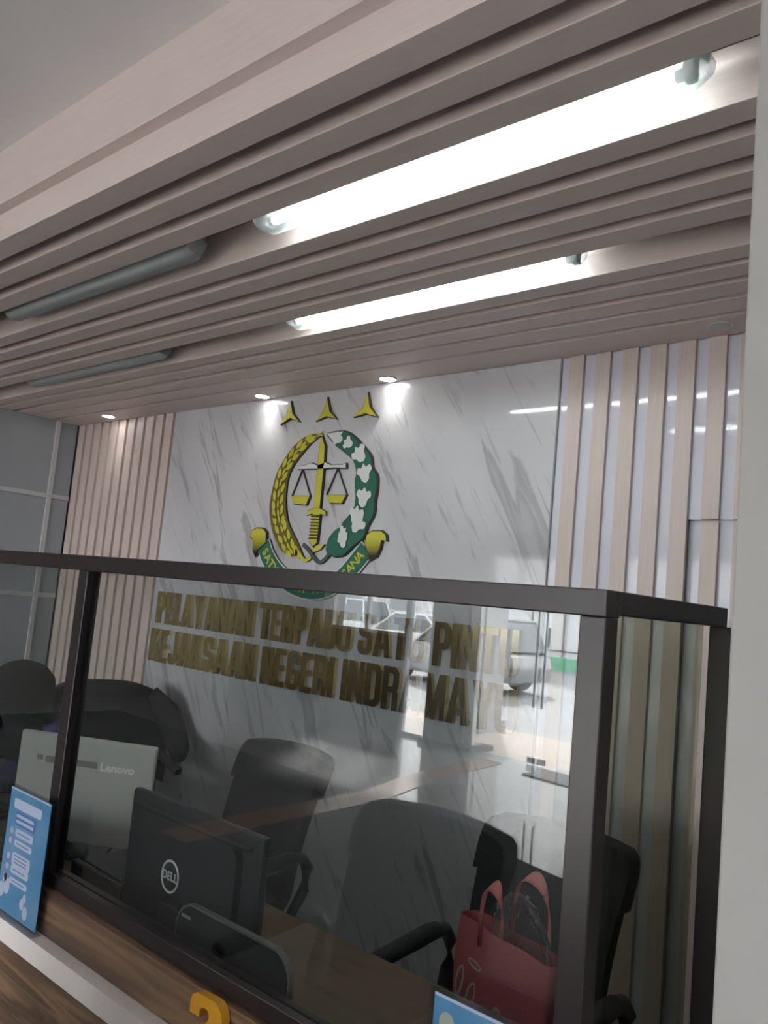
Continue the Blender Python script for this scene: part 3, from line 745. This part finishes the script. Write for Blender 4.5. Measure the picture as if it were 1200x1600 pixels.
# ------------------------------------------------------------------ shopping bag
bg = empty('shopping_bag', (-1.11, 1.83, .541)); bg.rotation_euler = (0, 0, -.30)
tag(bg, 'red shopping bag with pink strap handles on the right office chair', 'bag')
def bagf(u, v):
    a = u * 2 * PI; c, s_ = math.cos(a), math.sin(a)
    k = (abs(c) ** 6 + abs(s_) ** 6) ** (-1 / 6)
    w_ = .168 + .006 * math.sin(5 * v + 2 * c); d_ = .055 - .022 * v
    return Vector((k * c * w_, k * s_ * d_ + .006 * math.sin(7 * c + 5 * v) * v, .308 * v))
bm_ = MB(); bm_.grid(bagf, 48, 14, closeu=True)
bm_.face([v for v in bm_.bm.verts][:48])
bo = bm_.build('bag_body', M_bag, bg, smooth=True)
for yy, xs, top in ((.030, (-.030, .100), .452), (-.034, (-.075, .005), .415)):
    def strap(u, v, yy=yy, xs=xs, top=top):
        t = u
        a = PI * t
        x = (xs[0] + xs[1]) / 2 - math.cos(a) * (xs[1] - xs[0]) / 2
        z = .285 + (top - .285) * math.sin(a) ** .55 if 0 < t < 1 else .26
        return Vector((x + (v - .5) * .012 * math.cos(a), yy + (v - .5) * .026 * (abs(math.sin(a)) ** 2), z + (v - .5) * .022 * math.sin(a)))
    MB().grid(strap, 30, 3, thick=lambda u, v: (.0, .0025, .001)).build('strap', M_bagpink, bg, smooth='full')
pr = MB()
def loop(cx, cz, rx, rz_, tilt, w_=.006, a0=0, a1=2 * PI):
    n = 22
    def q(k, r):
        t = a0 + (a1 - a0) * k / n
        x, z = (rx + r) * math.cos(t), (rz_ + r) * math.sin(t)
        X = cx + x * math.cos(tilt) - z * math.sin(tilt); Z = cz + x * math.sin(tilt) + z * math.cos(tilt)
        return Vector((X, -.0625 + .022 * Z / .308 - .008, Z))
    for k in range(n):
        v = [pr.bm.verts.new(p) for p in (q(k, 0), q(k + 1, 0), q(k + 1, w_), q(k, w_))]
        pr.face(v)
loop(-.11, .17, .008, .030, -.15, .008); loop(-.062, .155, .010, .026, -.3); loop(.035, .125, .014, .036, -.1, .009, -.4, 3.5)
loop(-.02, .11, .014, .018, -.4, .005, 0, PI); loop(.10, .10, .012, .026, -.2, .007); loop(-.06, .225, .02, .004, -.15, .006)
pr.build('printed_pattern', M_bagprint, bg, fix=False)
random.seed(11)
fm = MB()
def film(u, v):
    a = u * 2 * PI
    r = .075 * math.sin(max(.02, v) * PI) ** .5
    return Vector((math.cos(a) * r * 1.35 + .014 * math.sin(5 * a + 9 * v) + .006 * math.sin(11 * a - 17 * v), math.sin(a) * r * .32 + .007 * math.sin(7 * a + 13 * v) + .004 * math.sin(13 * a + 23 * v), .225 * v + .018 * math.sin(3 * a + 6 * v)))
fm.grid(film, 30, 16, closeu=True)
fo = fm.build('clear_plastic_bag', G_film, smooth='full'); fo.location = (-1.075, 1.822, .715); fo.rotation_euler = (0, 0, -.3)
tag(fo, 'crumpled clear plastic bag poking out of the red shopping bag', 'plastic bag')

# ------------------------------------------------------------------ seated person
def skin_mesh(name, verts, edges, radii, m, parent=None, root=0, sub=2):
    me = bpy.data.meshes.new(name); me.from_pydata(verts, edges, [])
    ob = bpy.data.objects.new(name, me); COL.objects.link(ob)
    md = ob.modifiers.new('skin', 'SKIN'); md.use_smooth_shade = True
    for i, r_ in enumerate(radii):
        sv = me.skin_vertices[0].data[i]; sv.radius = r_ if isinstance(r_, tuple) else (r_, r_); sv.use_root = (i == root)
    s2 = ob.modifiers.new('sub', 'SUBSURF'); s2.levels = sub; s2.render_levels = sub
    bpy.context.view_layer.update()
    dg = bpy.context.evaluated_depsgraph_get()
    out = bpy.data.meshes.new_from_object(ob.evaluated_get(dg))
    bpy.data.objects.remove(ob)
    out.materials.clear(); out.materials.append(m); out.shade_smooth()
    o = bpy.data.objects.new(name, out); COL.objects.link(o)
    if parent: o.parent = parent
    return o
PX, PYy = -3.45, 1.77
pp = empty('person', (PX, PYy, 0), .0)
tag(pp, 'seated person in a black headscarf and indigo top behind the desk', 'person')
V = []; Ed = []; R = []
def add(p, r, frm=None):
    V.append(p); R.append(r)
    if frm is not None: Ed.append((frm, len(V) - 1))
    return len(V) - 1
pel = add((0, .06, .56), (.15, .12)); sp = add((0, .06, .72), (.13, .11), pel); ch = add((0, .02, .88), (.115, .085), sp)
nk0 = add((0, -.03, .975), (.045, .045), ch); nk1 = add((0, -.075, 1.035), .05, nk0)
hd0 = add((0, -.115, 1.075), (.062, .07), nk1); hd1 = add((0, -.125, 1.125), (.074, .092), hd0); hd2 = add((0, -.105, 1.175), .06, hd1)
ns_ = add((0, -.205, 1.10), .012, hd1)
for sx in (-1, 1):
    sh = add((sx * .16, .015, .93), .042, ch); el = add((sx * .23, -.10, .80), .042, sh); wr = add((sx * .19, -.31, .79), .028, el)
    pm = add((sx * .18, -.37, .79), (.034, .016), wr)
    for k in range(4):
        f0 = add((sx * (.155 + .017 * k), -.42, .792), .009, pm); f1 = add((sx * (.153 + .018 * k), -.445 + .004 * abs(k - 1.5), .786), .0085, f0)
        add((sx * (.153 + .018 * k), -.465 + .005 * abs(k - 1.5), .774), .0075, f1)
    t0 = add((sx * .142, -.385, .79), .010, pm); add((sx * .128, -.415, .782), .0085, t0)
    hp = add((sx * .10, -.02, .53), .085, pel); kn = add((sx * .13, -.40, .52), .06, hp); an = add((sx * .13, -.36, .10), .038, kn)
    add((sx * .135, -.50, .045), .03, an)
skin_mesh('body', V, Ed, R, M_skin, pp)
for sx in (-1, 1):
    MB().lathe([(.0, -.009), (.007, -.006), (.010, 0), (.007, .006), (.0, .009)], c=(sx * .030, -.200, 1.128), n=12).build('eye', M_white, pp, smooth=True)
V = []; Ed = []; R = []
pel = add((0, .06, .56), (.17, .14)); sp = add((0, .06, .72), (.15, .135), pel); ch = add((0, .02, .88), (.165, .13), sp); add((0, -.02, .97), (.09, .085), ch)
for sx in (-1, 1):
    sh = add((sx * .17, .02, .945), .072, ch); el = add((sx * .23, -.10, .80), .058, sh); add((sx * .193, -.29, .79), .042, el)
skin_mesh('blouse', V, Ed, R, M_blouse, pp)
V = []; Ed = []; R = []
pel = add((0, .06, .56), (.175, .145))
for sx in (-1, 1):
    hp = add((sx * .10, -.02, .53), .10, pel); kn = add((sx * .13, -.40, .52), .075, hp); add((sx * .13, -.36, .14), .06, kn)
skin_mesh('skirt', V, Ed, R, M_skirt, pp)
def hij(u, v):
    # v 0 at crown, 1 at hem ; opening at the face (toward -Y)
    a = (u * 2 - 1) * (PI - .62 * min(1, max(0, (v - .12) * 2.2)) * (1 if v < .62 else max(0, (1 - v) * 2)))
    prof = [(.012, 1.232), (.085, 1.215), (.125, 1.165), (.132, 1.10), (.125, 1.03), (.15, .975), (.20, .93), (.235, .87), (.25, .80)]
    t = v * (len(prof) - 1); i = min(int(t), len(prof) - 2); f = t - i
    r_ = prof[i][0] * (1 - f) + prof[i + 1][0] * f; z = prof[i][1] * (1 - f) + prof[i + 1][1] * f
    cy = -.095 + .105 * max(0, (v - .45) / .55)
    sq = .86 if v < .55 else .86 + .3 * (v - .55)
    front = .82 if v > .6 else 1.
    return Vector((math.sin(a) * r_ * sq, cy + math.cos(a) * r_ * (1.05 if math.cos(a) > 0 else front) + .006 * math.sin(6 * a) * v, z + (.13 * max(0, -math.cos(a)) * max(0, v - .75) * 2)))
MB().grid(hij, 41, 26, thick=lambda u, v: (0, 0, .006) if v < .1 else (0, .004, 0)).build('headscarf', M_hijab, pp, smooth='full')
sc = copy_tree(chair); sc.location = (PX, PYy + .0, 0); sc.rotation_euler = (0, 0, 0); sc.scale = (.9, .9, .86)
sc['label'] = 'black office chair under the seated person'; sc['group'] = GC

# ------------------------------------------------------------------ emblem
em = empty('emblem', (-2.92 * U, WY, E + .45 * U)); tag(em, 'yellow and green wall emblem with sword, scales, wreath and three stars', 'emblem')
o0 = Vector((em.location.x, em.location.z))
def loc(pts): return [(x - o0.x, z - o0.y) for x, z in pts]
def grow(pts, d):
    n = len(pts); c = Vector((sum(p[0] for p in pts) / n, sum(p[1] for p in pts) / n)); out = []
    area = sum(pts[i - 1][0] * pts[i][1] - pts[i][0] * pts[i - 1][1] for i in range(n))
    sg = 1 if area > 0 else -1
    for i in range(n):
        a, b, c_ = Vector(pts[i - 1]), Vector(pts[i]), Vector(pts[(i + 1) % n])
        n1 = Vector(((b - a).y, -(b - a).x)); n2 = Vector(((c_ - b).y, -(c_ - b).x))
        if n1.length < 1e-6 or n2.length < 1e-6: out.append(tuple(b)); continue
        nn = (n1.normalized() + n2.normalized())
        if nn.length < .3: nn = n1.normalized()
        nn.normalize(); out.append(tuple(b + nn * d * sg))
    return out
BK, FR = -.0005, -.014          # backing and front planes (toward -Y)
def plate(name, shapes, m, par, y0=-.0141, y1=-.017, side=None):
    b = MB()
    for s in shapes: b.prism(s, y0, y1, axis='y', mi=0, side=1)
    return b.build(name, [m, side or M_blk], par)
def backed(name, pts, m, d=.006):
    p = plate(name, [pts], m, em); plate('outline', [grow(pts, d)], M_blk, p, BK, -.014); return p
for k in ('star1', 'star2', 'star3'): backed('star', loc(EMB[k]), M_yel, .006)
def smooth_poly(pts, n=4):
    """Catmull-Rom through an open list"""
    P = [Vector(p) for p in pts]; out = []
    for i in range(len(P) - 1):
        p0, p1, p2, p3 = P[max(i - 1, 0)], P[i], P[i + 1], P[min(i + 2, len(P) - 1)]
        for k in range(n):
            t = k / n
            out.append(tuple(.5 * ((2 * p1) + (p2 - p0) * t + (2 * p0 - 5 * p1 + 4 * p2 - p3) * t * t + (3 * p1 - p0 - 3 * p2 + p3) * t ** 3)))
    out.append(tuple(P[-1])); return out
ro, ri = smooth_poly(loc(EMB['rice_out'])), smooth_poly(loc(EMB['rice_in']))
olive = mat('emblem_olive', (.14, .115, .02), .4)
rc = plate('rice_spray', [ro + ri[::-1]], olive, em, BK, -.0135)
gr = MB(); NG = 15
def leaf(b, c, d, L, w_, y0, y1):
    d = d.normalized(); nrm = Vector((-d.y, d.x))
    pts = [tuple(c - d * L), tuple(c - d * L * .35 + nrm * w_), tuple(c + d * L * .35 + nrm * w_ * .9), tuple(c + d * L), tuple(c + d * L * .35 - nrm * w_ * .9), tuple(c - d * L * .35 - nrm * w_)]
    b.prism(pts, y0, y1, axis='y', side=1)
ds = []
for i in range(NG):
    f = .04 + .93 * i / (NG - 1)
    a = Vector(ro[min(len(ro) - 1, int(f * (len(ro) - 1)))]); c = Vector(ri[min(len(ri) - 1, int(f * (len(ri) - 1)))])
    a2 = Vector(ro[max(0, int(f * (len(ro) - 1)) - 4)]); c2 = Vector(ri[max(0, int(f * (len(ri) - 1)) - 4)])
    t = (a2 - a + c2 - c).normalized(); nrm = (a - c); wd = nrm.length; nu_ = nrm.normalized()
    k = min(1, wd / .05)
    leaf(gr, a * .74 + c * .26, t + nu_ * .30, .033, .0135 * k, -.0136, -.0165)
    leaf(gr, a * .24 + c * .76, t - nu_ * .22, .033, .0135 * k, -.0136, -.0165)
    if wd > .05: leaf(gr, a * .49 + c * .51 + t * .02, t, .026, .008, -.0136, -.0160)
gr.build('grain', [M_yel, M_blk], rc)
co, ci = smooth_poly(loc(EMB['cot_out'])), smooth_poly(loc(EMB['cot_in']))
cb = plate('cotton_spray', [co + ci[::-1]], M_grn, em)
plate('outline', [grow(co + ci[::-1], .006)], M_blk, cb, BK, -.0139)
fl = MB(); fs = loc(EMB['flowers'])
for i, c in enumerate(fs):
    c = Vector(c); t = Vector(fs[min(i + 1, len(fs) - 1)]) - Vector(fs[max(i - 1, 0)]); t.normalize(); t = -t
    nn = Vector((-t.y, t.x)); s_ = .040 if 1 < i < 7 else .028
    pts = [(-.1, -1.15), (.55, -.75), (.8, -.1), (1.25, .35), (1.0, 1.0), (.5, .85), (.1, 1.35), (-.3, .85), (-.9, 1.0), (-1.2, .4), (-.75, -.1), (-.6, -.8)]
    fl.prism(smooth_poly([tuple(c + nn * p[0] * s_ + t * p[1] * s_) for p in pts + pts[:1]], 4)[:-1], -.0171, -.0188 - .0006 * i, axis='y', side=1)
fl.build('cotton_flower', [M_wht, M_blk], cb)
tp = loc(EMB['cot_out'])[:2] + [loc(EMB['cot_in'])[1]]
plate('cotton_tip', [tp], M_wht, cb, -.0171, -.0185)
bmq = backed('scale_beam', loc(EMB['beam']), M_wht, .004)
sw = backed('sword_blade', loc(EMB['blade']), M_yel, .005)
g_ = plate('sword_guard', [loc(EMB['guard'])], M_yel, sw, -.0171, -.020); plate('sword_grip', [loc(EMB['handle'])], M_yel, sw, -.0141, -.0168)
plate('grip_outline', [grow(loc(EMB['handle']), .005)], M_blk, sw, BK, -.014); plate('guard_outline', [grow(loc(EMB['guard']), .004)], M_blk, sw, -.0141, -.0170)
rg = MB(); hpts = loc(EMB['handle'])
for k in range(8):
    f = .04 + k * .115
    a = Vector(hpts[0]).lerp(Vector(hpts[4]), f); b = Vector(hpts[1]).lerp(Vector(hpts[2]), f)
    rg.prism([tuple(a + Vector((-.008, .003))), tuple(b + Vector((.008, .003))), tuple(b + Vector((.008, -.003))), tuple(a + Vector((-.008, -.003)))], -.0169, -.0195, axis='y', side=1)
rg.build('grip_ring', [M_blk, M_blk], sw)
for s1, s2 in (('stringL', 'panL'), ('stringR', 'panR')):
    pn = backed('scale_pan', loc(EMB[s2]), M_yel, .004)
    st_ = loc(EMB[s1]); b = MB()
    for q in (1, 2):
        a, c = Vector(st_[0]), Vector(st_[q]); n_ = Vector((-(c - a).y, (c - a).x)).normalized() * .0016
        b.prism([tuple(a + n_), tuple(a - n_), tuple(c - n_), tuple(c + n_)], -.004, -.015, axis='y')
    b.build('string', M_blk, pn)
def gradmat(name, z0, z1):
    m = mat(name, (.5, .5, .1), .35); ns, ls, b = NT(m)
    tc = ns.new('ShaderNodeTexCoord'); sx = ns.new('ShaderNodeSeparateXYZ'); ls.new(tc.outputs['Object'], sx.inputs[0])
    mr = ns.new('ShaderNodeMapRange'); mr.inputs['From Min'].default_value = z0; mr.inputs['From Max'].default_value = z1
    ls.new(sx.outputs['Z'], mr.inputs['Value'])
    ls.new(ramp(m, mr.outputs[0], [(.15, (.02, .02, .01)), (.55, (.45, .40, .04)), (.8, (.60, .56, .06))]), b.inputs['Base Color'])
    return m
rb_ = smooth_poly(loc(EMB['ribbon']), 5)
L_, R_ = [], []
hw_ = .046
for i, p in enumerate(rb_):
    a = Vector(rb_[max(0, i - 1)]); b = Vector(rb_[min(len(rb_) - 1, i + 1)]); n_ = Vector((-(b - a).y, (b - a).x)).normalized()
    L_.append(tuple(Vector(p) + n_ * hw_)); R_.append(tuple(Vector(p) - n_ * hw_))
rbn = plate('ribbon', [L_ + R_[::-1]], M_grn, em)
plate('outline', [grow(L_ + R_[::-1], .007)], M_wht, rbn, BK, -.0139)
for k in ('curlL', 'curlR'):
    pts = loc(EMB[k]); zs = [p[1] for p in pts]
    c = plate('ribbon_curl', [pts], gradmat('ribbon_yellow_print_' + k, min(zs), max(zs)), rbn, -.0171, -.0195)
    plate('outline', [grow(pts, .006)], M_blk, rbn, -.0005, -.0170)
# motto set along the ribbon
txt = 'SATYA ADHI WICAKSANA'
cum = [0.]
for a, b in zip(rb_, rb_[1:]): cum.append(cum[-1] + (Vector(b) - Vector(a)).length)
big = MB()
for i, chh in enumerate(txt):
    if chh == ' ': continue
    d = cum[-1] * (.055 + .89 * i / (len(txt) - 1))
    j = max(k for k in range(len(cum)) if cum[k] <= d); j = min(j, len(rb_) - 2)
    a, b = Vector(rb_[j]), Vector(rb_[j + 1]); p = a.lerp(b, (d - cum[j]) / max(1e-6, cum[j + 1] - cum[j])); t = b - a
    me = text_mesh(chh, .068, .0015, .0012)
    me.transform(Matrix.Translation((p.x, -.0180, p.y)) @ Matrix.Rotation(-math.atan2(t.y, t.x), 4, 'Y'))
    big.bm.from_mesh(me); bpy.data.meshes.remove(me)
big.build('motto_lettering', M_yel, rbn, fix=False)
def stroke(name, pts, w_, m, par):
    P = smooth_poly(pts, 4); A, B = [], []
    for i, p in enumerate(P):
        a = Vector(P[max(0, i - 1)]); b = Vector(P[min(len(P) - 1, i + 1)]); n_ = Vector((-(b - a).y, (b - a).x)).normalized() * w_
        A.append(tuple(Vector(p) + n_)); B.append(tuple(Vector(p) - n_))
    return plate(name, [A + B[::-1]], m, par, BK, -.016)
stroke('rice_stem', loc(EMB['ystem']), .009, M_yel, rc)
plate('rice_leaf', [loc(EMB['yleaf'])], M_yel, rc, BK, -.0165)
stroke('cotton_stem', loc(EMB['gstem']), .009, M_slate, cb)

# ------------------------------------------------------------------ gold letters, each one mounted on its own
s = .165
def glyph(c):
    w = .46; r, r2 = .16, .07
    if c == 'P': return w, [[(0, 0), (s, 0), (s, .38), (w, .38, r), (w, 1, r), (0, 1)], [(s, .52), (w - s, .52, r2), (w - s, .86, r2), (s, .86)]]
    if c == 'R': return w, [[(0, 0), (s, 0), (s, .41), (w - s, .41, .03), (w - s, 0), (w, 0), (w, .42, .06), (w - .05, .47), (w, .52, .08), (w, 1, r), (0, 1)], [(s, .54), (w - s, .54, r2), (w - s, .86, r2), (s, .86)]]
    if c == 'D': return w, [[(0, 0), (w, 0, r), (w, 1, r), (0, 1)], [(s, .15), (w - s, .15, r2), (w - s, .85, r2), (s, .85)]]
    if c == 'A': w = .54; return w, [[(0, 0), (s, 0), (s + .025, .19), (w - s - .025, .19), (w - s, 0), (w, 0), (w / 2 + .11, 1), (w / 2 - .11, 1)], [(s + .045, .33), (w - s - .045, .33), (w / 2, .80)]]
    if c == 'U': return w, [[(0, 1), (0, 0, r), (w, 0, r), (w, 1), (w - s, 1), (w - s, .14, r2), (s, .14, r2), (s, 1)]]
    if c == 'E': w = .38; return w, [[(0, 0), (w, 0), (w, .15), (s, .15), (s, .43), (w - .03, .43), (w - .03, .57), (s, .57), (s, .85), (w, .85), (w, 1), (0, 1)]]
    if c == 'L': w = .36; return w, [[(0, 0), (w, 0), (w, .15), (s, .15), (s, 1), (0, 1)]]
    if c == 'T': return w, [[((w - s) / 2, 0), ((w + s) / 2, 0), ((w + s) / 2, .84), (w, .84), (w, 1), (0, 1), (0, .84), ((w - s) / 2, .84)]]
    if c == 'I': return s, [[(0, 0), (s, 0), (s, 1), (0, 1)]]
    if c == 'N': w = .48; return w, [[(0, 0), (s - .02, 0), (s - .02, .55), (w - s, 0), (w, 0), (w, 1), (w - s + .02, 1), (w - s + .02, .45), (s, 1), (0, 1)]]
    if c == 'K': w = .5; return w, [[(0, 0), (s, 0), (s, .30), (s + .05, .40), (w - s - .02, 0), (w, 0), (s + .15, .57), (w - .02, 1), (w - s - .04, 1), (s, .62), (s, 1), (0, 1)]]
    if c == 'Y': w = .52; return w, [[((w - s) / 2, 0), ((w + s) / 2, 0), ((w + s) / 2, .40), (w, 1), (w - s, 1), (w / 2, .62), (s, 1), (0, 1), ((w - s) / 2, .40)]]
    if c == 'M': w = .62; return w, [[(0, 0), (s - .03, 0), (s - .03, .62), (w / 2 - .06, 0), (w / 2 + .06, 0), (w - s + .03, .62), (w - s + .03, 0), (w, 0), (w, 1), (w - s - .02, 1), (w / 2, .42), (s + .02, 1), (0, 1)]]
    if c == 'J': w = .40; return w, [[(w, 1), (w, 0, r), (0, 0, r), (0, .32), (s, .32), (s, .14, r2), (w - s, .14, r2), (w - s, 1)]]
    if c == 'S': return w, [[(w, .66), (w, 1, r), (0, 1, r), (0, .43, r), (w - s, .43, r2), (w - s, .14, r2), (s, .14, r2), (s, .34), (0, .34), (0, 0, r), (w, 0, r), (w, .57, r), (s, .57, r2), (s, .86, r2), (w - s, .86, r2), (w - s, .66)]]
    if c == 'G': return w, [[(w, .66), (w, 1, r), (0, 1, r), (0, 0, r), (w, 0, r), (w, .52), (w * .5, .52), (w * .5, .39), (w - s, .39), (w - s, .14, r2), (s, .14, r2), (s, .86, r2), (w - s, .86, r2), (w - s, .66)]]
ORD = ['first', 'second', 'third', 'fourth']
GM = {}
def line(words, x0, x1, z0, z1, which):
    gap, sp_ = .052, .25
    tot = 0
    for wd in words: tot += sum(glyph(c)[0] + gap for c in wd) - gap
    tot += sp_ * (len(words) - 1)
    kx = (x1 - x0) / tot; kz = z1 - z0
    x = x0
    for wd in words:
        seen = {}
        for c in wd:
            w, outs = glyph(c)
            seen[c] = seen.get(c, 0) + 1
            key = (c, which)
            if key not in GM:
                me = curve_mesh([[(px * kx, pz * kz) for px, pz in fillet(o_)] for o_ in outs], .024, 'gold_letter')
                me.materials.clear(); me.materials.append(M_gold); GM[key] = me
            ob = bpy.data.objects.new('gold_letter', GM[key]); COL.objects.link(ob)
            ob.location = (x, WY - .011, z0)
            nm = (ORD[seen[c] - 1] + ' ' if wd.count(c) > 1 else '') + c
            tag(ob, f'gold mirror letter, the {nm} of {wd} on the marble', 'letter', 'gold letters of the ' + which + ' line')
            x += (w + gap) * kx
        x += (sp_ - gap) * kx
line(['PELAYANAN', 'TERPADU', 'SATU', 'PINTU'], -4.352, -1.806, E - .241 * U, E - .0615 * U, 'upper')
line(['KEJAKSAAN', 'NEGERI', 'INDRAMAYU'], -4.379, -1.800, E - .455 * U, E - .273 * U, 'lower')

# ------------------------------------------------------------------ daylight
w = bpy.data.worlds.new('overcast_sky'); S.world = w; w.use_nodes = True
ns, ls = w.node_tree.nodes, w.node_tree.links
bgd = ns['Background']
tc = ns.new('ShaderNodeTexCoord'); sx = ns.new('ShaderNodeSeparateXYZ'); ls.new(tc.outputs['Generated'], sx.inputs[0])
rp = ns.new('ShaderNodeValToRGB'); ls.new(sx.outputs['Z'], rp.inputs['Fac'])
rp.color_ramp.elements[0].color = (1, .98, .975, 1); rp.color_ramp.elements[1].color = (.90, .93, 1, 1)
ls.new(rp.outputs['Color'], bgd.inputs['Color'])
bgd.inputs['Strength'].default_value = SKY
sl_ = bpy.data.lights.new('sun', 'SUN'); sl_.energy = SUN; sl_.angle = math.radians(6); sl_.color = (1, .975, .955)
so = bpy.data.objects.new('sun', sl_); COL.objects.link(so)
so.rotation_euler = Vector((.75, 1., -.9)).to_track_quat('-Z', 'Y').to_euler()

# ------------------------------------------------------------------ camera
cam = bpy.data.cameras.new('camera'); co_ = bpy.data.objects.new('camera', cam); COL.objects.link(co_)
pit_, yaw_, rol_ = [math.radians(a) for a in (6.1057, 41.9959, 5.3599)]
fw = Vector((-math.sin(yaw_) * math.cos(pit_), math.cos(yaw_) * math.cos(pit_), math.sin(pit_)))
rt_ = Vector((math.cos(yaw_), math.sin(yaw_), 0)); up_ = rt_.cross(fw)
r3 = rt_ * math.cos(rol_) + up_ * math.sin(rol_); u3 = -rt_ * math.sin(rol_) + up_ * math.cos(rol_)
co_.matrix_world = Matrix(((r3.x, u3.x, -fw.x, 0), (r3.y, u3.y, -fw.y, 0), (r3.z, u3.z, -fw.z, E), (0, 0, 0, 1)))
cam.sensor_fit = 'HORIZONTAL'; cam.sensor_width = 36; cam.lens = 36 * 1300 / 1200
cam.clip_start = .05; cam.clip_end = 300
S.camera = co_
S.view_settings.view_transform = 'Standard'; S.view_settings.look = 'None'; S.view_settings.gamma = 1
S.view_settings.exposure = EXPO; S.view_settings.use_curve_mapping = False
S.cycles.max_bounces = 10; S.cycles.diffuse_bounces = 5; S.cycles.glossy_bounces = 5; S.cycles.transparent_max_bounces = 20
S.cycles.sample_clamp_indirect = 4; S.cycles.caustics_reflective = False; S.cycles.caustics_refractive = False
S.cycles.use_denoising = True
